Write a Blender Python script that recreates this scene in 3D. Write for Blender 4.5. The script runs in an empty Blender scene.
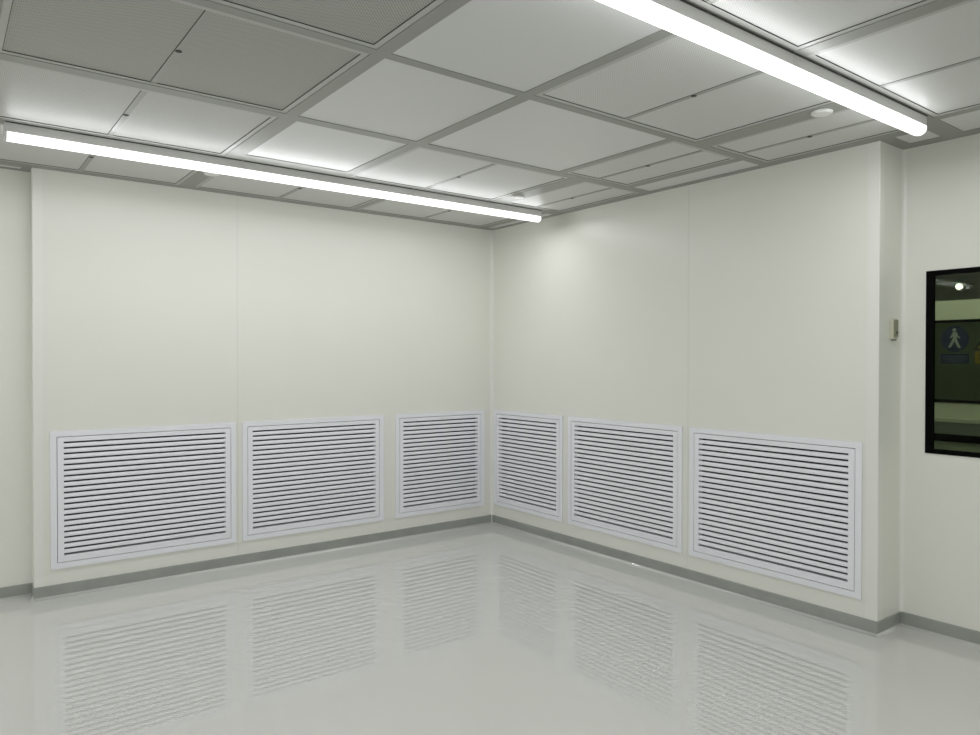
import bpy, bmesh, math, random
from mathutils import Matrix, Vector

random.seed(4)
SC = bpy.context.scene
COL = SC.collection
H = 2.70                     # ceiling height

# ------------------------------------------------------------------ materials
def srgb(r, g, b):
    def f(c):
        c /= 255.0
        return c / 12.92 if c <= 0.04045 else ((c + 0.055) / 1.055) ** 2.4
    return (f(r), f(g), f(b), 1.0)

def new_mat(name):
    m = bpy.data.materials.new(name)
    m.use_nodes = True
    nt = m.node_tree
    return m, nt, nt.nodes['Principled BSDF']

def paint(name, col, rough=0.4, spec=0.5, metal=0.0, var=0.0, vscale=3.0, bump=0.0, bscale=60.0, coat=0.0):
    m, nt, b = new_mat(name)
    b.inputs['Roughness'].default_value = rough
    b.inputs['Specular IOR Level'].default_value = spec
    b.inputs['Metallic'].default_value = metal
    b.inputs['Coat Weight'].default_value = coat
    b.inputs['Coat Roughness'].default_value = 0.05
    b.inputs['Base Color'].default_value = col
    tc = nt.nodes.new('ShaderNodeTexCoord')
    if var > 0:
        n = nt.nodes.new('ShaderNodeTexNoise')
        n.inputs['Scale'].default_value = vscale
        n.inputs['Detail'].default_value = 4
        nt.links.new(tc.outputs['Object'], n.inputs['Vector'])
        r = nt.nodes.new('ShaderNodeValToRGB')
        r.color_ramp.elements[0].position = 0.3
        r.color_ramp.elements[1].position = 0.7
        r.color_ramp.elements[0].color = (col[0]*(1-var), col[1]*(1-var), col[2]*(1-var), 1)
        r.color_ramp.elements[1].color = (min(1, col[0]*(1+var)), min(1, col[1]*(1+var)), min(1, col[2]*(1+var)), 1)
        nt.links.new(n.outputs['Fac'], r.inputs['Fac'])
        nt.links.new(r.outputs['Color'], b.inputs['Base Color'])
    if bump > 0:
        n2 = nt.nodes.new('ShaderNodeTexNoise')
        n2.inputs['Scale'].default_value = bscale
        n2.inputs['Detail'].default_value = 2
        nt.links.new(tc.outputs['Object'], n2.inputs['Vector'])
        bp = nt.nodes.new('ShaderNodeBump')
        bp.inputs['Strength'].default_value = bump
        bp.inputs['Distance'].default_value = 0.01
        nt.links.new(n2.outputs['Fac'], bp.inputs['Height'])
        nt.links.new(bp.outputs['Normal'], b.inputs['Normal'])
    return m

def perforated(name, col, hole, pitch):
    """sheet metal punched with a staggered grid of small round holes"""
    m, nt, b = new_mat(name)
    b.inputs['Roughness'].default_value = 0.42
    tc = nt.nodes.new('ShaderNodeTexCoord')
    sep = nt.nodes.new('ShaderNodeSeparateXYZ')
    nt.links.new(tc.outputs['Object'], sep.inputs[0])
    def math_node(op, a, bb=None, val=None):
        n = nt.nodes.new('ShaderNodeMath'); n.operation = op
        nt.links.new(a, n.inputs[0])
        if bb is not None: nt.links.new(bb, n.inputs[1])
        if val is not None: n.inputs[1].default_value = val
        return n.outputs[0]
    k = 2 * math.pi / pitch
    sx = math_node('SINE', math_node('MULTIPLY', sep.outputs[0], val=k))
    sy = math_node('SINE', math_node('MULTIPLY', sep.outputs[1], val=k))
    pr = math_node('MULTIPLY', sx, sy)
    ramp = nt.nodes.new('ShaderNodeValToRGB')
    ramp.color_ramp.elements[0].position = 0.22
    ramp.color_ramp.elements[1].position = 0.45
    ramp.color_ramp.elements[0].color = col
    ramp.color_ramp.elements[1].color = hole
    nt.links.new(pr, ramp.inputs['Fac'])
    nt.links.new(ramp.outputs['Color'], b.inputs['Base Color'])
    return m

def emitter(name, col, strength):
    m, nt, b = new_mat(name)
    b.inputs['Base Color'].default_value = (0.9, 0.9, 0.9, 1)
    b.inputs['Emission Color'].default_value = col
    b.inputs['Emission Strength'].default_value = strength
    return m

def pane_mat(name, tint, gloss):
    m, nt, b = new_mat(name)
    nt.nodes.remove(b)
    out = nt.nodes['Material Output']
    t = nt.nodes.new('ShaderNodeBsdfTransparent'); t.inputs[0].default_value = tint
    g = nt.nodes.new('ShaderNodeBsdfGlossy'); g.inputs['Roughness'].default_value = 0.02
    g.inputs['Color'].default_value = (0.95, 1, 0.95, 1)
    f = nt.nodes.new('ShaderNodeFresnel'); f.inputs['IOR'].default_value = gloss
    mx = nt.nodes.new('ShaderNodeMixShader')
    nt.links.new(f.outputs[0], mx.inputs[0])
    nt.links.new(t.outputs[0], mx.inputs[1])
    nt.links.new(g.outputs[0], mx.inputs[2])
    nt.links.new(mx.outputs[0], out.inputs['Surface'])
    return m

M = {}
M['wall'] = paint('cream_wall_panel', (0.805, 0.805, 0.745, 1), rough=0.31, spec=0.45, var=0.012, vscale=1.3, bump=0.02, bscale=9)
M['wall_trim'] = paint('cream_wall_trim', (0.825, 0.825, 0.775, 1), rough=0.3)
M['seam'] = paint('panel_seam', (0.765, 0.768, 0.715, 1), rough=0.4)
M['base'] = paint('grey_skirting', (0.325, 0.34, 0.315, 1), rough=0.3, var=0.06, vscale=6)
M['grid'] = paint('grey_ceiling_grid', (0.285, 0.29, 0.265, 1), rough=0.38, spec=0.6)
M['filter_frame'] = paint('filter_frame_grey', (0.46, 0.465, 0.44, 1), rough=0.35)
M['centre'] = paint('filter_bar_grey', (0.34, 0.345, 0.32, 1), rough=0.33)
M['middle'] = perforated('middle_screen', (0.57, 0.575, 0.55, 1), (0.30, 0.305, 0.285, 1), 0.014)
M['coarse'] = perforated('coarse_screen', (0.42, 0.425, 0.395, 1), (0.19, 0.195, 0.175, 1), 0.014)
M['gap_shade_black'] = paint('gap_shade_black_paint', (0.035, 0.035, 0.033, 1), rough=0.6)  # paints the shade in filter gaps; also plain black for ports and small parts
M['blank'] = paint('blank_ceiling_panel', (0.66, 0.665, 0.655, 1), rough=0.33, spec=0.5)
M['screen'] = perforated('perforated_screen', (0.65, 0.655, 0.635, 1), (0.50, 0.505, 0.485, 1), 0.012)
M['plenum'] = paint('plenum_grey', (0.2, 0.2, 0.19, 1), rough=0.8)
M['ceil'] = paint('plain_ceiling', (0.55, 0.555, 0.53, 1), rough=0.4)
M['vent'] = paint('white_vent_enamel', (0.86, 0.865, 0.91, 1), rough=0.35)
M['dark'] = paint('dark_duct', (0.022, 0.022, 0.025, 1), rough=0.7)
M['black'] = paint('black_frame', (0.003, 0.003, 0.003, 1), rough=0.6, spec=0.03)
M['housing'] = paint('lamp_housing_grey', (0.72, 0.72, 0.71, 1), rough=0.4, metal=0.0)
M['cap'] = paint('lamp_end_cap', (0.80, 0.79, 0.78, 1), rough=0.4)
M['tube'] = emitter('lamp_diffuser_glow', (1.0, 0.995, 0.985, 1), 1.2)
M['tube'].cycles.emission_sampling = 'NONE'
M['tube_dim'] = emitter('corridor_lamp_glow', (1.0, 0.98, 0.9, 1), 9.5)
M['bulb'] = emitter('bulkhead_glow', (1.0, 0.98, 0.92, 1), 10.0)
M['tube_far'] = emitter('far_lamp_glow', (1.0, 0.98, 0.9, 1), 3.5)
M['white_plastic'] = paint('white_plastic', (0.8, 0.8, 0.78, 1), rough=0.35)
M['beige'] = paint('beige_plastic', (0.55, 0.54, 0.43, 1), rough=0.4)
M['olive'] = paint('olive_plastic', (0.27, 0.265, 0.18, 1), rough=0.4)
M['glass'] = pane_mat('window_glass', (0.74, 0.80, 0.70, 1), 1.17)
M['dark_glass'] = pane_mat('dark_green_glass', (0.74, 0.83, 0.67, 1), 1.35)
M['sign_blue'] = paint('sign_blue', srgb(16, 31, 64), rough=0.4)
M['sign_white'] = paint('sign_white', (0.36, 0.39, 0.36, 1), rough=0.4)
M['sign_yellow'] = paint('sign_yellow', srgb(125, 108, 22), rough=0.4)
M['sign_black'] = paint('sign_black', (0.01, 0.01, 0.01, 1), rough=0.4)
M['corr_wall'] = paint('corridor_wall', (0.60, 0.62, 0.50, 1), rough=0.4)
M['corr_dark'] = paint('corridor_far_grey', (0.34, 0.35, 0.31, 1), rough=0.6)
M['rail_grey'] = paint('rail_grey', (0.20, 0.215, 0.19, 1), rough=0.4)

# glossy epoxy floor with a faint orange-peel ripple
def floor_mat():
    m, nt, b = new_mat('grey_epoxy_floor')
    b.inputs['Base Color'].default_value = (0.64, 0.65, 0.63, 1)
    b.inputs['Roughness'].default_value = 0.008
    b.inputs['IOR'].default_value = 1.7
    tc = nt.nodes.new('ShaderNodeTexCoord')
    n = nt.nodes.new('ShaderNodeTexNoise')
    n.inputs['Scale'].default_value = 3.0
    n.inputs['Detail'].default_value = 1.0
    nt.links.new(tc.outputs['Object'], n.inputs['Vector'])
    bp = nt.nodes.new('ShaderNodeBump')
    bp.inputs['Strength'].default_value = 0.0008
    bp.inputs['Distance'].default_value = 0.02
    nt.links.new(n.outputs['Fac'], bp.inputs['Height'])
    nt.links.new(bp.outputs['Normal'], b.inputs['Normal'])
    c = nt.nodes.new('ShaderNodeTexNoise')
    c.inputs['Scale'].default_value = 0.9
    c.inputs['Detail'].default_value = 3
    nt.links.new(tc.outputs['Object'], c.inputs['Vector'])
    r = nt.nodes.new('ShaderNodeValToRGB')
    r.color_ramp.elements[0].color = (0.625, 0.625, 0.60, 1)
    r.color_ramp.elements[1].color = (0.66, 0.66, 0.635, 1)
    nt.links.new(c.outputs['Fac'], r.inputs['Fac'])
    nt.links.new(r.outputs['Color'], b.inputs['Base Color'])
    return m
M['floor'] = floor_mat()

# ------------------------------------------------------------------ mesh helpers
def box(bm, x0, x1, y0, y1, z0, z1):
    if x0 > x1: x0, x1 = x1, x0
    if y0 > y1: y0, y1 = y1, y0
    if z0 > z1: z0, z1 = z1, z0
    v = [bm.verts.new(p) for p in ((x0,y0,z0),(x1,y0,z0),(x1,y1,z0),(x0,y1,z0),(x0,y0,z1),(x1,y0,z1),(x1,y1,z1),(x0,y1,z1))]
    for f in ((3,2,1,0),(4,5,6,7),(0,1,5,4),(1,2,6,5),(2,3,7,6),(3,0,4,7)):
        bm.faces.new([v[i] for i in f])

def prism(bm, prof, origin, u, v, w, length, m0=0.0, m1=0.0):
    """closed profile [(a,b)] in the plane (u,v) extruded along w"""
    u, v, w, o = Vector(u), Vector(v), Vector(w), Vector(origin)
    A = [bm.verts.new(o + u*a + v*b - w*(m0*a)) for a, b in prof]
    B = [bm.verts.new(o + u*a + v*b + w*(length + m1*a)) for a, b in prof]
    n = len(prof)
    fs = [bm.faces.new(A), bm.faces.new(B[::-1])]
    for i in range(n):
        fs.append(bm.faces.new((A[i], B[i], B[(i+1) % n], A[(i+1) % n])))
    return fs

def disc(bm, c, r, z0, z1, n=32, axis='z', dome=0.0):
    prev = None
    rings = [(r, z0), (r, z1)] if dome == 0 else [(r, z0), (r, z1), (r*0.88, z1 - dome*0.5), (r*0.55, z1 - dome*0.9), (r*0.2, z1 - dome)]
    first = None
    for rr, zz in rings:
        ring = []
        for i in range(n):
            a = 2*math.pi*i/n
            p, q = rr*math.cos(a), rr*math.sin(a)
            if axis == 'z': co = (c[0]+p, c[1]+q, zz)
            elif axis == 'x': co = (zz, c[0]+p, c[1]+q)
            else: co = (c[0]+p, zz, c[1]+q)
            ring.append(bm.verts.new(co))
        if prev:
            for i in range(n):
                bm.faces.new((prev[i], prev[(i+1) % n], ring[(i+1) % n], ring[i]))
        else:
            first = ring
        prev = ring
    bm.faces.new(first); bm.faces.new(prev[::-1])

def obj(name, bm, mat, parent=None, loc=None, smooth=False, bevel=0.0):
    bmesh.ops.recalc_face_normals(bm, faces=bm.faces)
    if loc is not None:
        bmesh.ops.translate(bm, verts=bm.verts, vec=-Vector(loc))
    me = bpy.data.meshes.new(name)
    bm.to_mesh(me); bm.free()
    if smooth:
        for p in me.polygons: p.use_smooth = True
    me.materials.append(mat)
    o = bpy.data.objects.new(name, me)
    COL.objects.link(o)
    if loc is not None and parent is None: o.location = loc
    if parent is not None: o.parent = parent
    if bevel > 0:
        md = o.modifiers.new('bevel', 'BEVEL'); md.width = bevel; md.segments = 2; md.limit_method = 'ANGLE'
    return o

def tag(o, label=None, cat=None, group=None, kind=None):
    if label: o['label'] = label
    if cat: o['category'] = cat
    if group: o['group'] = group
    if kind: o['kind'] = kind
    return o

def thing(name, loc, label, cat, group=None):
    o = bpy.data.objects.new(name, None)
    o.empty_display_size = 0.1
    COL.objects.link(o)
    o.location = loc
    return tag(o, label, cat, group)

def part(name, bm, mat, parent, **kw):
    """mesh given in world coordinates, stored relative to the thing it belongs to"""
    root = parent
    off = Vector((0, 0, 0))
    while root is not None:
        off += root.location; root = root.parent
    bmesh.ops.translate(bm, verts=bm.verts, vec=-off)
    return obj(name, bm, mat, parent=parent, **kw)

def struct(name, bm, mat, label, cat, parent=None, **kw):
    o = obj(name, bm, mat, parent=parent, **kw)
    if parent is None: tag(o, label, cat, kind='structure')
    return o

B = bmesh.new
trim_no = [0]
def trim(bm, mat, label, cat='trim', **kw):
    trim_no[0] += 1
    return struct('trim_%d' % trim_no[0], bm, mat, label, cat, **kw)

# ------------------------------------------------------------------ room shell
XR = 0.28       # right recess wall
YL = 0.137      # left recess wall
XE, YE = -3.598, -3.457   # ends of the two projecting walls
XW, YB = -12.4, -11.2       # unseen walls behind the camera

bm = B(); box(bm, XW-0.1, XR+0.12, YB-0.1, YL+0.1, -0.10, 0.0)
struct('floor', bm, M['floor'], 'glossy pale grey epoxy floor of the empty room', 'floor')

V_Z0, V_Z1 = 0.181, 1.054          # outer height of every grille
VL = [(-3.512, -2.350), (-2.302, -1.138), (-1.023, -0.097)]      # along the left wall (x)
VR = [(-0.035, -0.957), (-1.022, -2.154), (-2.218, -3.375)]      # along the right wall (y)
INS = 0.030                        # hole is this much inside the outer flange

def holed(bm, a0, a1, holes, put):
    """wall from a0 to a1 with rectangular openings [(h0,h1)] between V_Z0 and V_Z1"""
    hs = sorted((min(h)+INS, max(h)-INS) for h in holes)
    put(bm, a0, a1, 0.0, V_Z0+INS)
    put(bm, a0, a1, V_Z1-INS, H+0.08)
    edge = a0
    for h0, h1 in hs:
        put(bm, edge, h0, V_Z0+INS, V_Z1-INS); edge = h1
    put(bm, edge, a1, V_Z0+INS, V_Z1-INS)

bm = B(); holed(bm, XE, 0.0, VL, lambda b, a, c, z0, z1: box(b, a, c, 0.0, YL+0.1, z0, z1))
struct('wall_left', bm, M['wall'], 'cream panelled wall on the left with three return air grilles', 'wall')
bm = B(); holed(bm, YE, YL+0.1, VR, lambda b, a, c, z0, z1: box(b, 0.0, XR+0.12, a, c, z0, z1))
struct('wall_right', bm, M['wall'], 'cream panelled wall on the right with three return air grilles', 'wall')
bm = B(); box(bm, XW, XE, YL, YL+0.1, 0, H+0.08)
struct('wall_left_recess', bm, M['wall'], 'narrow cream wall set back at the far left edge', 'wall')

# right recess wall with the window opening
W_Y0, W_Y1, W_Z0, W_Z1 = -3.583, -4.86, 0.996, 2.001
bm = B()
box(bm, XR, XR+0.05, YB, YE, 0, W_Z0)
box(bm, XR, XR+0.05, YB, YE, W_Z1, H+0.08)
box(bm, XR, XR+0.05, W_Y0, YE, W_Z0, W_Z1)
box(bm, XR, XR+0.05, YB, W_Y1, W_Z0, W_Z1)
struct('wall_right_recess', bm, M['wall'], 'cream wall set back at the right holding the dark framed window', 'wall')
bm = B(); box(bm, XW-0.1, XR+0.12, YB-0.1, YB, 0, H+0.08)
struct('wall_back', bm, M['wall'], 'plain cream wall behind the camera', 'wall')
bm = B(); box(bm, XW-0.1, XW, YB, YL+0.1, 0, H+0.08)
struct('wall_far_left', bm, M['wall'], 'plain cream end wall beyond the left edge', 'wall')

# seams, corner coves and end trims
bm = B(); box(bm, -2.338, -2.330, -0.0012, 0.001, 0.083, H-0.001)
trim(bm, M['seam'], 'thin vertical joint between wall panels on the left wall')
bm = B(); box(bm, -0.0012, 0.001, -2.201, -2.193, 0.083, H-0.001)
trim(bm, M['seam'], 'thin vertical joint between wall panels on the right wall')

def arc(cx, cy, r, a0, a1, n=8):
    return [(cx + r*math.cos(math.radians(a0+(a1-a0)*i/n)), cy + r*math.sin(math.radians(a0+(a1-a0)*i/n))) for i in range(n+1)]
R = 0.028
# coved inside corner (profile in x,y)
prof = [(0.0, 0.0)] + arc(-R, -R, R, 0, 90)
bm = B(); prism(bm, prof, (0, 0, 0.0), (1,0,0), (0,1,0), (0,0,1), H-0.001)
trim(bm, M['wall_trim'], 'rounded cream cove in the corner where the two grille walls meet', smooth=False)
prof = [(XR, YE)] + arc(XR-0.02, YE-0.02, 0.02, 0, 90)
bm = B(); prism(bm, prof, (0, 0, 0.0), (1,0,0), (0,1,0), (0,0,1), H-0.001)
trim(bm, M['wall_trim'], 'narrow cream cove beside the window wall on the right')
# end trims: L profiles wrapped round the free ends of both walls
bm = B()
prism(bm, [(XE-0.004, 0.05), (XE-0.004, -0.001), (XE-0.001, -0.004), (XE+0.05, -0.004), (XE+0.05, 0.0), (XE, 0.0), (XE, 0.05)], (0,0,0.083), (1,0,0), (0,1,0), (0,0,1), H-0.084)
trim(bm, M['wall_trim'], 'cream corner profile on the free end of the left grille wall')
bm = B()
prism(bm, [(0.05, YE-0.004), (-0.001, YE-0.004), (-0.004, YE-0.001), (-0.004, YE+0.062), (0.0, YE+0.062), (0.0, YE), (0.05, YE)], (0,0,0.083), (1,0,0), (0,1,0), (0,0,1), H-0.084)
trim(bm, M['wall_trim'], 'cream corner profile on the free end of the right grille wall')

# skirting (dark grey) with a small coved foot in floor colour
def skirting(name, p0, p1, nrm, label, m0, m1):      # mitre: 1 outside corner, -1 inside corner
    p0, p1, n = Vector((*p0, 0)), Vector((*p1, 0)), Vector((*nrm, 0))
    d = (p1-p0); L = d.length; d.normalize()
    bm = B()
    prism(bm, [(0.0, 0.0), (0.006, 0.0), (0.006, 0.078), (0.003, 0.082), (0.0, 0.082)], p0, n, (0,0,1), d, L, m0, m1)
    struct('baseboard_'+name, bm, M['base'], label, 'baseboard')
    r = 0.015
    bm = B()
    pr = [(0.006, 0.0)] + [(0.006 + r - r*math.cos(math.radians(a)), r - r*math.sin(math.radians(a))) for a in range(0, 91, 10)]
    fs = prism(bm, pr, p0, n, (0,0,1), d, L, m0, m1)
    for f in fs[2:]: f.smooth = True
    trim(bm, M['floor'], label.replace('dark grey skirting', 'rounded floor cove at the foot of the skirting'))
skirting('left', (XE, 0), (0, 0), (0, -1), 'dark grey skirting along the left grille wall', 1, -1)
skirting('right', (0, 0), (0, YE), (-1, 0), 'dark grey skirting along the right grille wall', -1, 1)
skirting('left_end', (XE, YL), (XE, 0), (-1, 0), 'dark grey skirting round the end of the left grille wall', -1, 1)
skirting('right_end', (0, YE), (XR, YE), (0, -1), 'dark grey skirting on the narrow end face at right', 1, -1)
skirting('left_recess', (XW, YL), (XE, YL), (0, -1), 'dark grey skirting of the set back wall at far left', 0, -1)
skirting('right_recess', (XR, YE), (XR, YB), (-1, 0), 'dark grey skirting under the dark framed window', -1, 0)

# ------------------------------------------------------------------ return air grilles
def grille(a0, a1, side, label):
    """side 'L': on plane y=0, runs along x, faces -y; side 'R': on plane x=0, runs along y, faces -x"""
    lo, hi = min(a0, a1), max(a0, a1)
    mid = (lo+hi)/2
    loc = (mid, -0.001, V_Z0) if side == 'L' else (-0.001, mid, V_Z0)
    t = thing('air_grille', loc, label, 'air vent', 'return air grilles low on the walls')
    def bx(bm, u0, u1, d0, d1, z0, z1):      # d: distance out of the wall (positive into the room)
        if side == 'L': box(bm, u0, u1, -d1, -d0, z0, z1)
        else: box(bm, -d1, -d0, u0, u1, z0, z1)
    def ring(bm, i0, i1, d0, d1, up=0.0):
        bx(bm, lo+i0, hi-i0, d0, d1, V_Z0+i0, V_Z0+i1+up)
        bx(bm, lo+i0, hi-i0, d0, d1, V_Z1-i1+up, V_Z1-i0)
        bx(bm, lo+i0, lo+i1, d0, d1, V_Z0+i1+up, V_Z1-i1+up)
        bx(bm, hi-i1, hi-i0, d0, d1, V_Z0+i1+up, V_Z1-i1+up)
    bm = B(); ring(bm, 0.0, 0.0355, 0.001, 0.010); part('outer_flange', bm, M['vent'], t)
    bm = B(); ring(bm, 0.0390, 0.0745, -0.030, 0.009, 0.006); part('core_frame', bm, M['vent'], t)
    bm = B()                                  # slanted fixed blades
    o0, o1 = lo+0.0745, hi-0.0745
    z_lo, z_hi = V_Z0+0.0805, V_Z1-0.0685
    n = 20; pitch = (z_hi-z_lo-0.012)/n
    out = (0,-1,0) if side == 'L' else (-1,0,0)
    along = (1,0,0) if side == 'L' else (0,1,0)
    base = Vector((o0, 0, 0)) if side == 'L' else Vector((0, o0, 0))
    for i in range(n):
        z = z_lo + 0.012 + i*pitch - 0.0005
        f = pitch*0.66                       # height of the rounded front of a blade
        pr = [(0.0055, z+0.002), (0.0065, z+f*0.35), (0.0055, z+f*0.75), (0.002, z+f), (-0.006, z+f+0.002), (-0.007, z+f), (0.000, z+f-0.004), (0.003, z)]
        prism(bm, pr, base, out, (0,0,1), along, o1-o0)
    part('louvers', bm, M['vent'], t)
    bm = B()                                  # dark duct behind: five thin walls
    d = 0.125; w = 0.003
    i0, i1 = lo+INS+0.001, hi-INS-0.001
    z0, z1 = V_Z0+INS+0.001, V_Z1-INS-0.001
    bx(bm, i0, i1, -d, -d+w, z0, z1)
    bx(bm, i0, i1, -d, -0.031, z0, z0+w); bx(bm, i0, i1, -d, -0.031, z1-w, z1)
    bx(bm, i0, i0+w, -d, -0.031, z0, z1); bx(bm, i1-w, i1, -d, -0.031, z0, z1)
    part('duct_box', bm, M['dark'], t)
    return t
labL = ['wide white louvred grille nearest the free left end of the left wall',
        'white louvred grille in the middle of the left wall',
        'narrower white louvred grille on the left wall next to the corner']
labR = ['narrower white louvred grille on the right wall next to the corner',
        'white louvred grille in the middle of the right wall',
        'wide white louvred grille nearest the window end of the right wall']
for (a, b), l in zip(VL, labL): grille(a, b, 'L', l)
for (a, b), l in zip(VR, labR): grille(a, b, 'R', l)

# ------------------------------------------------------------------ ceiling
bm = B(); box(bm, XW-0.1, XR+0.12, YB-0.1, YL+0.1, H+0.08, H+0.18)
struct('ceiling', bm, M['plenum'], 'grey slab above the suspended panel ceiling', 'ceiling')
bm = B(); box(bm, XW, -5.10, YB, YL, H, H+0.04); box(bm, -5.10, XR, YB, -4.73, H, H+0.04)
struct('ceiling_plain', bm, M['ceil'], 'plain pale ceiling behind the camera', 'ceiling')

def bar(x0, x1, y0, y1, label):
    bm = B(); box(bm, x0, x1, y0, y1, H, H+0.04)
    trim(bm, M['grid'], label, 'ceiling grid bar')

G_FILTER = 'perforated filter panels in the ceiling'
G_BLANK = 'plain ceiling panels'
def filt(x0, x1, y0, y1, label, xm=None, mesh='screen'):
    """two perforated leaves in a slim frame, a centre bar with a dark test port"""
    xm = (x0+x1)/2 if xm is None else xm
    t = thing('ceiling_filter', ((x0+x1)/2, (y0+y1)/2, H+0.002), label, 'ceiling filter', G_FILTER)
    w = 0.026; rec = 0.0033; z0 = H+0.002
    def ring(bm, i0, i1, za, zb):
        box(bm, x0+i0, x1-i0, y0+i0, y0+i1, za, zb); box(bm, x0+i0, x1-i0, y1-i1, y1-i0, za, zb)
        box(bm, x0+i0, x0+i1, y0+i1, y1-i1, za, zb); box(bm, x1-i1, x1-i0, y0+i1, y1-i1, za, zb)
    bm = B(); ring(bm, 0.001, w, z0, H+0.05); part('frame', bm, M['filter_frame'], t)
    bm = B(); ring(bm, w, w+0.002, z0+0.001, z0+rec+0.004); part('gap_shade_black', bm, M['gap_shade_black'], t)  # black liner paints the shaded gap between frame and screen
    cb = 0.013
    bm = B(); box(bm, xm-cb, xm+cb, y0+w+0.002, y1-w-0.002, z0+0.001, H+0.03); cbar = part('centre_bar', bm, M['centre'], t)
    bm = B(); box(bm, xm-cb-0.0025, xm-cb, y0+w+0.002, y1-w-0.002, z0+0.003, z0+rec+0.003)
    part('edge_strip', bm, M['gap_shade_black'], cbar)  # same painted gap shade along one side of the centre bar
    bm = B(); disc(bm, (xm, (y0+y1)/2), 0.0125, z0-0.001, z0+0.004, n=20); part('test_port', bm, M['gap_shade_black'], cbar)
    for a, b in ((x0+w+0.002, xm-cb-0.0025), (xm+cb, x1-w-0.002)):
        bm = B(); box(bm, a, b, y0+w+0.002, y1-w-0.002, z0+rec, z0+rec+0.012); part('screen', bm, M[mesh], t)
    return t
def blank(x0, x1, y0, y1, label):
    loc = ((x0+x1)/2, (y0+y1)/2, H+0.003)
    bm = B(); box(bm, x0+0.0005, x1-0.0005, y0+0.0005, y1-0.0005, H+0.003, H+0.03)
    return tag(obj('ceiling_panel', bm, M['blank'], loc=loc), label, 'ceiling panel', G_BLANK)

# long bars, running parallel to the left wall
yD0, yD1 = -0.885, -0.065
yC0, yC1 = -1.838, -0.985
yA0, yA1 = -2.777, -1.912
yB0, yB1 = -3.690, -2.828
yE0, yE1 = -4.640, -3.795
X0 = -5.10
bar(X0, 0.0, yD1, 0.0, 'grey ceiling edge bar along the top of the left wall')
bar(X0, 0.0, yC1, yD0, 'grey ceiling bar carrying the lamp row near the left wall')
bar(X0, 0.0, yC0, yA1, 'grey ceiling bar between the lamp row panels and plain panels')
bar(X0, 0.0, yB1, yA0, 'grey ceiling bar crossing the middle of the ceiling')
bar(X0, XR, yE1, yB0, 'grey ceiling bar carrying the lamp row near the window')
bar(X0, XR, -4.73, yE0, 'grey ceiling bar nearest the camera')
# recess edges
bar(X0, XE, 0.0, 0.035, 'grey ceiling bar before the set back wall at far left')
bar(XE-0.055, XE, 0.035, 0.100, 'short grey ceiling bar at the end of the left wall')
bar(X0, XE, 0.100, YL, 'grey ceiling edge bar on the set back wall at far left')
blank(X0, XE-0.055, 0.035, 0.100, 'thin sliver of ceiling panel above the set back left wall')
bar(0.0, XR, -3.530, YE, 'grey ceiling bar above the narrow end face at right')
bar(0.190, XR, yB0, -3.530, 'short grey ceiling edge bar in the right recess')
bar(0.185, XR, yE0, yE1, 'grey ceiling edge bar over the window wall')
blank(0.0, 0.190, yB0, -3.530, 'small plain ceiling panel in the right recess beyond the lamp end')
blank(-0.125, 0.185, yE0, yE1, 'narrow plain ceiling panel over the window wall at the right edge')

# row against the left wall
rowD = [('bar', -2.753, -2.654), ('bar', -1.456, -1.412), ('bar', -0.183, -0.120), ('bar', -0.045, 0.000), ('bar', -3.953, -3.917)]
for (_, a, b), l in zip(rowD, ('at the white disc', 'at mid row', 'at the corner panel', 'at the right wall', 'at the left end')): bar(a, b, yD0, yD1, 'short grey cross bar between filters behind the left lamp row, ' + l)
filt(-5.102, -3.953, yD0, yD1, 'perforated ceiling filter beyond the left end of the left lamp row')
filt(-3.917, -2.753, yD0, yD1, 'perforated filter behind the lamp row above the free end of the left wall', xm=-3.345)
filt(-2.654, -1.456, yD0, yD1, 'perforated filter behind the lamp row above the middle of the left wall')
filt(-1.412, -0.183, yD0, yD1, 'perforated filter behind the lamp row nearest the wall corner')
blank(-0.120, -0.045, yD0, yD1, 'tiny ceiling strip panel in the wall corner')

# row in front of the left lamps
for a, b, l in ((-2.735, -2.640, 'left of the brightly lit plain panel'), (-1.998, -1.930, 'right of the brightly lit plain panel'), (-0.763, -0.627, 'holding the white disc by the lamp end'), (-0.073, 0.000, 'along the right wall'), (-3.953, -3.902, 'at the left edge')):
    bar(a, b, yC0, yC1, 'grey cross bar in front of the left lamp row, ' + l)
filt(-5.102, -3.953, yC0, yC1, 'perforated filter beyond the left edge in front of the left lamp row')
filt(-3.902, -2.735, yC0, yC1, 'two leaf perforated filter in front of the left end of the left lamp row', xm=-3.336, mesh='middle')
bar(-2.640, -1.998, -1.090, yC1, 'grey lip between the left lamp row and the brightly lit plain panel')
blank(-2.640, -1.998, yC0, -1.090, 'plain panel shining bright in front of the left lamp row')
filt(-1.930, -0.763, yC0, yC1, 'filter with rippled mesh pattern in front of the right half of left lamp row', xm=-1.356)
filt(-0.627, -0.073, yC0, yC1, 'half width filter beside the right wall at the end of the left lamp row', xm=-0.338)

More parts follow.
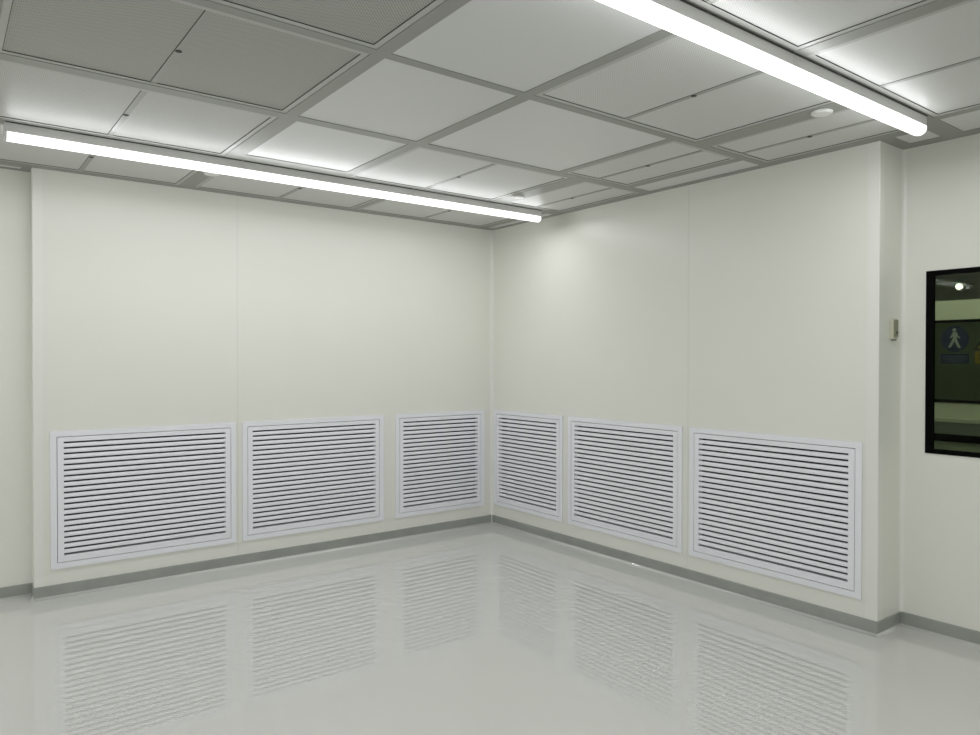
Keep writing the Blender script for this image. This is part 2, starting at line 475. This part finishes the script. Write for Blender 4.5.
# row with the two large plain panels
for a, b, l in ((-2.728, -2.664, 'beside the dark left filters'), (-1.986, -1.914, 'between the two plain panels'), (-0.935, -0.884, 'right of the larger plain panel'), (-0.303, -0.246, 'beside the narrow strip panel'), (-0.060, 0.000, 'along the right wall'), (-3.928, -3.899, 'at the left edge')):
    bar(a, b, yA0, yA1, 'grey cross bar in the middle panel row, ' + l)
filt(-5.082, -3.928, yA0, yA1, 'sliver of perforated filter at the upper left edge')
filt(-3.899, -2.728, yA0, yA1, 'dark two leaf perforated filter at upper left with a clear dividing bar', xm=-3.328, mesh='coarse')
blank(-2.664, -1.986, yA0, yA1, 'smaller plain ceiling panel at the centre left of the middle row')
blank(-1.914, -0.935, yA0, yA1, 'large plain ceiling panel in the centre of the ceiling')
filt(-0.884, -0.303, yA0, yA1, 'half width filter between the large plain panel and the right wall', xm=-0.592)
blank(-0.246, -0.060, yA0, yA1, 'narrow plain strip panel along the top of the right wall')

# row behind the right lamps
for a, b, l in ((-2.728, -2.664, 'beside the striped filter at the top'), (-1.988, -1.930, 'right of the top plain panel'), (-0.768, -0.640, 'holding the round white disc'), (-0.078, 0.000, 'along the right wall'), (-3.928, -3.899, 'left of the striped filter')):
    bar(a, b, yB0, yB1, 'grey cross bar behind the right lamp row, ' + l)
filt(-5.082, -3.928, yB0, yB1, 'perforated filter out of frame at the top left')
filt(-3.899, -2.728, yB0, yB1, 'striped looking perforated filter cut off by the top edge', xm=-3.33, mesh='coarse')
blank(-2.664, -1.988, yB0, yB1, 'plain ceiling panel at the top beside the right lamp row')
filt(-1.930, -0.768, yB0, yB1, 'two leaf filter behind the middle of the right lamp row', xm=-1.350)
filt(-0.640, -0.078, yB0, yB1, 'narrow two leaf filter between the round white disc and the right wall', xm=-0.362)

# row in front of the right lamps
for a, b, l in ((-2.775, -2.654, 'out of frame'), (-1.436, -1.362, 'between the two filters'), (-0.178, -0.125, 'beside the narrow panel')):
    bar(a, b, yE0, yE1, 'grey cross bar in front of the right lamp row, ' + l)
blank(X0, -2.775, yE0, yE1, 'plain panel out of frame above the camera')
filt(-2.654, -1.436, yE0, yE1, 'perforated filter in front of the right lamp row at the top edge', xm=-2.02)
filt(-1.362, -0.178, yE0, yE1, 'perforated filter in front of the right lamp row at the top right corner', xm=-0.79)

# round caps on the cross bars
def cap(x, y, r, label):
    t = thing('round_detector', (x, y, H), label, 'ceiling detector', 'round white discs on the ceiling bars')
    bm = B(); disc(bm, (x, y), r, H, H-0.006, n=40); part('base', bm, M['white_plastic'], t)
    bm = B(); disc(bm, (x, y), r*0.86, H-0.006, H-0.010, n=40); part('cover', bm, M['white_plastic'], t, smooth=False)
cap(-0.690, -3.502, 0.049, 'round white disc beside the right lamp row')
cap(-0.700, -1.225, 0.047, 'small white disc in the glare at the right end of left lamp row')
cap(-2.672, -0.535, 0.047, 'white disc half hidden behind the left lamp row')

# ------------------------------------------------------------------ lamps
LAMP_DOWN, LAMP_SIDE = 17.0, 9.5
def lamp(x0, x1, yc, label, ends=(True, True)):
    """batten: flat grey body under the ceiling bar, U shaped glowing diffuser below"""
    t = thing('linear_lamp', ((x0+x1)/2, yc, H), label, 'ceiling lamp', 'linear ceiling lamps joined in rows')
    hw = 0.031
    zt = H - 0.0005
    bm = B(); box(bm, x0+0.001, x1-0.001, yc-hw, yc+hw, H-0.054, zt)
    part('housing', bm, M['housing'], t)
    bm = B(); box(bm, x0+0.004, x1-0.004, yc-hw-0.006, yc+hw+0.006, H-0.004, zt+0.0003); part('mounting_rail', bm, M['gap_shade_black'], t)
    r = 0.0335
    pr = [(-r, H-0.050), (-r, H-0.066)] + [(r*math.cos(math.radians(a)), H-0.066 + 0.025*math.sin(math.radians(a))) for a in range(195, 346, 15)] + [(r, H-0.066), (r, H-0.050)]
    a = x0 + (0.012 if ends[0] else 0.0); b = x1 - (0.012 if ends[1] else 0.0)
    bm = B(); prism(bm, pr, (a, yc, 0), (0,1,0), (0,0,1), (1,0,0), b-a)
    part('diffuser', bm, M['tube'], t)
    # the light itself: one strip source under the diffuser and a weaker one on each flank
    L = b - a - 0.004
    def strip(name, off, rx, width, radiance):
        ld = bpy.data.lights.new(name, 'AREA'); ld.shape = 'RECTANGLE'
        ld.size = L; ld.size_y = width
        ld.energy = radiance*math.pi*L*width
        ld.color = (0.968, 0.985, 1.0)
        lo = bpy.data.objects.new(name, ld); COL.objects.link(lo)
        lo.parent = t; lo.location = ((a+b)/2 - (x0+x1)/2, off[0], off[1]); lo.rotation_euler = (rx, 0, 0)
    strip('tube_light', (0, -0.0925), 0.0, 0.060, LAMP_DOWN)
    strip('tube_light', (-r-0.001, -0.058), -math.pi/2, 0.016, LAMP_SIDE)
    strip('tube_light', (r+0.001, -0.058), math.pi/2, 0.016, LAMP_SIDE)
    for has, e0 in ((ends[0], x0), (ends[1], x1-0.012)):
        if has:
            bm = B(); prism(bm, [(p*0.985, q) for p, q in pr], (e0, yc, 0), (0,1,0), (0,0,1), (1,0,0), 0.012)
            part('end_cap', bm, M['cap'], t)
    return t
def lamp_row(xa, xb, yc, labels):
    n = len(labels); L = (xb-xa)/n
    for i, l in enumerate(labels):
        lamp(xa+i*L, xa+(i+1)*L, yc, l, (i == 0, i == n-1))
YLAMP1, YLAMP2, YLAMP3 = -0.925, -3.755, -6.58
lamp_row(-3.805, -0.235, YLAMP1, ['glowing linear lamp at the left end of the row by the left wall',
                                 'glowing linear lamp in the middle of the row by the left wall',
                                 'glowing linear lamp of the left wall row whose end is near the corner'])
lamp_row(-3.82, -0.232, YLAMP2, ['glowing linear lamp of the right row farthest out of the frame',
                                 'glowing linear lamp cut off by the top edge in the right row',
                                 'glowing linear lamp at upper right ending by the window wall'])
lamp_row(-3.83, -0.265, YLAMP3, ['unseen linear lamp behind the camera, first of its row', 'unseen linear lamp behind the camera, second of its row', 'unseen linear lamp behind the camera, third of its row'])
YLAMP4 = -9.405  # rear row: unseen lamps added to lift the ambient light
lamp_row(-3.82, -0.250, YLAMP4, ['added unseen linear lamp far behind the camera, %s of its row' % k for k in ('first', 'second', 'third')])
for xa, c in ((-7.90, 'second'), (-12.0, 'third')):  # third bay: unseen lamps added to brighten the right wall
    for yc, w in ((YLAMP1, 'left wall'), (YLAMP2, 'middle'), (YLAMP3, 'back'), (YLAMP4, 'added rear')):
        lamp_row(xa, xa+3.565, yc, ['unseen linear lamp of the %s bay %s row, %s' % (c, w, k) for k in ('outer', 'centre', 'inner')])

# ------------------------------------------------------------------ switch box on the end face
t = thing('wall_control', (0.165, YE, 1.62), 'small beige control box on the narrow end face beside the window wall', 'wall control')
bm = B(); box(bm, 0.128, 0.186, YE-0.020, YE, 1.625, 1.738); part('body', bm, M['beige'], t, bevel=0.004)
bm = B(); box(bm, 0.132, 0.182, YE-0.023, YE-0.0195, 1.640, 1.733); tag(part('cover', bm, M['olive'], t), 'olive front cover')
bm = B(); disc(bm, (0.166, 1.662), 0.008, YE-0.0260, YE-0.0225, n=16, axis='y'); part('button', bm, M['gap_shade_black'], t)
bm = B(); box(bm, 0.138, 0.176, YE-0.016, YE-0.004, 1.619, 1.6255); part('sensor', bm, M['gap_shade_black'], t)

# ------------------------------------------------------------------ window
w = struct('window_1', (lambda b: (box(b, XR-0.004, XR+0.016, W_Y0-0.040, W_Y0, W_Z0, W_Z1),
                                   box(b, XR-0.004, XR+0.016, W_Y1, W_Y1+0.040, W_Z0, W_Z1),
                                   box(b, XR-0.004, XR+0.016, W_Y1+0.040, W_Y0-0.040, W_Z0, W_Z0+0.026),
                                   box(b, XR-0.004, XR+0.016, W_Y1+0.040, W_Y0-0.040, W_Z1-0.026, W_Z1), b)[-1])(B()),
           M['black'], 'black framed observation window at the right edge', 'window')
bm = B(); box(bm, XR+0.006, XR+0.014, W_Y1+0.040, W_Y0-0.040, W_Z0+0.026, W_Z1-0.026)
obj('pane', bm, M['glass'], parent=w)

# ------------------------------------------------------------------ corridor seen through the window
CX0, CX1, CY0, CY1 = XR+0.05, 6.0, -6.6, -1.2
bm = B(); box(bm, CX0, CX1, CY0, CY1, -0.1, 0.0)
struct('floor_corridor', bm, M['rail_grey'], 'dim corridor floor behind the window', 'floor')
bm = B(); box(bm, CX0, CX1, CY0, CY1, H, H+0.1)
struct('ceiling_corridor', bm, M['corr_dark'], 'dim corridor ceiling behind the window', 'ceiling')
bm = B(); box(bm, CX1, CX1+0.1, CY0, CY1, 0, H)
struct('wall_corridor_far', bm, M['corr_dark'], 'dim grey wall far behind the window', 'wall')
bm = B(); box(bm, CX0, CX1, CY1, CY1+0.1, 0, H); box(bm, CX0, CX1, CY0-0.1, CY0, 0, H)
struct('wall_corridor_ends', bm, M['corr_wall'], 'pale end walls of the corridor behind the window', 'wall')
PX = 1.80; PT = 1.945; PZ0, PZ1 = 1.201, 1.804
PYA, PYB = CY0, CY1
bm = B(); box(bm, PX, PX+0.08, PYA, PYB, 0, PZ0); box(bm, PX, PX+0.08, PYA, PYB, PZ1, PT)
box(bm, PX, PX+0.08, -2.6, PYB, PZ0, PZ1); box(bm, PX, PX+0.08, PYA, -4.6, PZ0, PZ1)
struct('wall_corridor_partition', bm, M['corr_wall'], 'pale low partition seen through the window', 'wall')
bm = B()
for z0, z1 in ((PZ0, PZ0+0.018), (PZ1-0.018, PZ1)): box(bm, PX-0.006, PX+0.086, -4.6, -2.6, z0, z1)
for y0, y1 in ((-4.6, -4.582), (-2.618, -2.6)): box(bm, PX-0.006, PX+0.086, y0, y1, PZ0+0.018, PZ1-0.018)
w2 = struct('window_2', bm, M['black'], 'dark green glazed inner window seen through the black framed window', 'window')
bm = B(); box(bm, PX+0.008, PX+0.016, -4.582, -2.618, PZ0+0.018, PZ1-0.018)
obj('pane', bm, M['dark_glass'], parent=w2)
SX = PX+0.0078       # signs are stuck to the front of the inner pane

def flat(bm, pts, x0, x1):
    A = [bm.verts.new((x0, y, z)) for y, z in pts]; Bv = [bm.verts.new((x1, y, z)) for y, z in pts]
    n = len(pts)
    bm.faces.new(A); bm.faces.new(Bv[::-1])
    for i in range(n): bm.faces.new((A[i], A[(i+1) % n], Bv[(i+1) % n], Bv[i]))

cy, cz, cr = -3.165, 1.664, 0.094
t = thing('walkway_sign', (SX, cy, 1.49), 'blue round walking person sign stuck on the dark inner window', 'sign')
bm = B(); disc(bm, (cy, cz), cr, SX-0.002, SX, n=40, axis='x'); part('disc', bm, M['sign_blue'], t)
# white walking figure (seen from -x: image right is -y)
bm = B(); xa, xb = SX-0.0034, SX-0.0021
disc(bm, (cy+0.002, cz+0.066), 0.012, xa, xb, n=16, axis='x')
def limb(p, q, w0, w1):
    (a, b), (c, d) = p, q
    dx, dz = c-a, d-b; L = math.hypot(dx, dz); nx, nz = -dz/L, dx/L
    flat(bm, [(cy-a+nx*-w0, cz+b+nz*w0), (cy-a-nx*-w0, cz+b-nz*w0), (cy-c-nx*-w1, cz+d-nz*w1), (cy-c+nx*-w1, cz+d+nz*w1)], xa, xb)
limb((0.0, 0.050), (0.002, -0.004), 0.014, 0.012)
limb((0.004, 0.000), (0.030, -0.062), 0.010, 0.007)
limb((-0.003, 0.000), (-0.032, -0.058), 0.010, 0.007)
limb((0.030, -0.060), (0.040, -0.060), 0.006, 0.005)
limb((-0.032, -0.056), (-0.040, -0.052), 0.006, 0.005)
limb((-0.006, 0.044), (-0.026, 0.008), 0.007, 0.005)
limb((0.008, 0.044), (0.020, 0.016), 0.007, 0.005)
limb((0.020, 0.016), (0.034, 0.008), 0.005, 0.005)
part('walking_figure', bm, M['sign_white'], t)
bm = B(); box(bm, SX-0.002, SX, cy-0.094, cy+0.094, 1.487, 1.556); lp = part('label_plate', bm, M['sign_blue'], t)
bm = B()
for z0, z1, a, b in ((1.534, 1.541, -0.072, 0.072), (1.517, 1.524, -0.078, 0.078), (1.500, 1.507, -0.055, 0.055)):
    box(bm, xa, xb, cy+a, cy+b, z0, z1)
part('lettering', bm, paint('faded_lettering', (0.075, 0.095, 0.13, 1), rough=0.4), lp)
wy = -3.390
t = thing('warning_sign', (SX, wy, 1.49), 'yellow triangular warning sign cut off by the right edge', 'sign')
bm = B(); flat(bm, [(wy+0.105, 1.580), (wy-0.105, 1.580), (wy, 1.752)], SX-0.002, SX); part('border', bm, M['sign_black'], t)
bm = B(); flat(bm, [(wy+0.080, 1.594), (wy-0.080, 1.594), (wy, 1.725)], xa, xb); tri = part('triangle', bm, M['sign_yellow'], t)
bm = B(); box(bm, SX-0.005, SX-0.0036, wy-0.007, wy+0.007, 1.628, 1.690); disc(bm, (wy, 1.612), 0.008, SX-0.005, SX-0.0036, n=16, axis='x'); part('symbol', bm, M['sign_black'], tri)
bm = B(); box(bm, SX-0.002, SX, wy-0.094, wy+0.094, 1.487, 1.572); lp = part('label_plate', bm, M['sign_yellow'], t)
bm = B()
for z0, z1 in ((1.543, 1.552), (1.513, 1.523)): box(bm, xa, xb, wy-0.07, wy+0.075, z0, z1)
part('lettering', bm, M['sign_black'], lp)

# rail under the inner window
t = thing('wall_rail', (PX-0.03, -3.6, 0.92), 'dark grey rail below the inner window seen through the glass', 'rail')
bm = B(); box(bm, PX-0.050, PX, -5.4, -1.9, 0.975, 1.062); part('bumper', bm, M['rail_grey'], t)
bm = B(); box(bm, PX-0.054, PX, -5.4, -1.9, 1.062, 1.090); part('ledge', bm, M['corr_wall'], t)
bm = B(); box(bm, PX-0.030, PX, -5.4, -1.9, 0.918, 0.975); part('lower_strip', bm, M['black'], t)

# lamp and pale ledge in the space beyond the partition
LX = 5.90
t = thing('bulkhead_lamp', (LX+0.1, -1.70, 2.40), 'tiny bright lamp seen high through the window', 'lamp')
bm = B(); disc(bm, (-1.70, 2.415), 0.045, LX+0.02, LX+0.10, n=24, axis='x'); part('housing', bm, M['housing'], t)
bm = B(); disc(bm, (-1.70, 2.415), 0.022, LX-0.01, LX+0.02, n=24, axis='x'); part('lens', bm, M['bulb'], t)
bm = B(); box(bm, 5.2, 5.9, -3.4, -1.68, 2.16, 2.27)
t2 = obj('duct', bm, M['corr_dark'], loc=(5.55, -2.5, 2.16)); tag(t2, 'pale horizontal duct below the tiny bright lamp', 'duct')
# corridor ceiling lamps (same battens, weaker light)
def corridor_lamp(x, y0, y1, label, glow):
    t = thing('corridor_lamp', (x, (y0+y1)/2, H), label, 'ceiling lamp')
    bm = B(); box(bm, x-0.03, x+0.03, y0, y1, H-0.05, H-0.0005); part('housing', bm, M['housing'], t)
    bm = B(); box(bm, x-0.034, x+0.034, y0+0.01, y1-0.01, H-0.09, H-0.045); part('diffuser', bm, M[glow], t)
corridor_lamp(1.10, -4.8, -2.4, 'unseen lamp in the corridor behind the window', 'tube_dim')
corridor_lamp(3.80, -4.8, -2.4, 'unseen lamp beyond the corridor partition', 'tube_far')

# ------------------------------------------------------------------ world, camera, colour
wd = bpy.data.worlds.new('World'); SC.world = wd
wd.use_nodes = True
wd.node_tree.nodes['Background'].inputs['Color'].default_value = (0.02, 0.02, 0.02, 1)

yaw, pitch, roll = 0.650880772, -0.0102590767, 0.00103533462
F = Vector((math.sin(yaw)*math.cos(pitch), math.cos(yaw)*math.cos(pitch), math.sin(pitch)))
r0 = Vector((math.cos(yaw), -math.sin(yaw), 0)); u0 = r0.cross(F)
Rr = r0*math.cos(roll) + u0*math.sin(roll); U = -r0*math.sin(roll) + u0*math.cos(roll)
cam = bpy.data.cameras.new('Camera'); co = bpy.data.objects.new('Camera', cam); COL.objects.link(co)
mt = Matrix.Identity(4)
for i in range(3):
    mt[i][0], mt[i][1], mt[i][2] = Rr[i], U[i], -F[i]
mt[0][3], mt[1][3], mt[2][3] = -4.08360067, -5.32916703, 1.50812810
co.matrix_world = mt
cam.sensor_width = 36.0; cam.sensor_fit = 'HORIZONTAL'
cam.lens = 36.0*728.138629/980.0
cam.clip_start = 0.05
SC.camera = co

vs = SC.view_settings
vs.view_transform = 'Standard'; vs.look = 'None'; vs.gamma = 1.0; vs.use_curve_mapping = False
vs.exposure = 0.55
SC.cycles.use_adaptive_sampling = False
SC.cycles.max_bounces = 12
SC.cycles.diffuse_bounces = 6
SC.cycles.transparent_max_bounces = 12
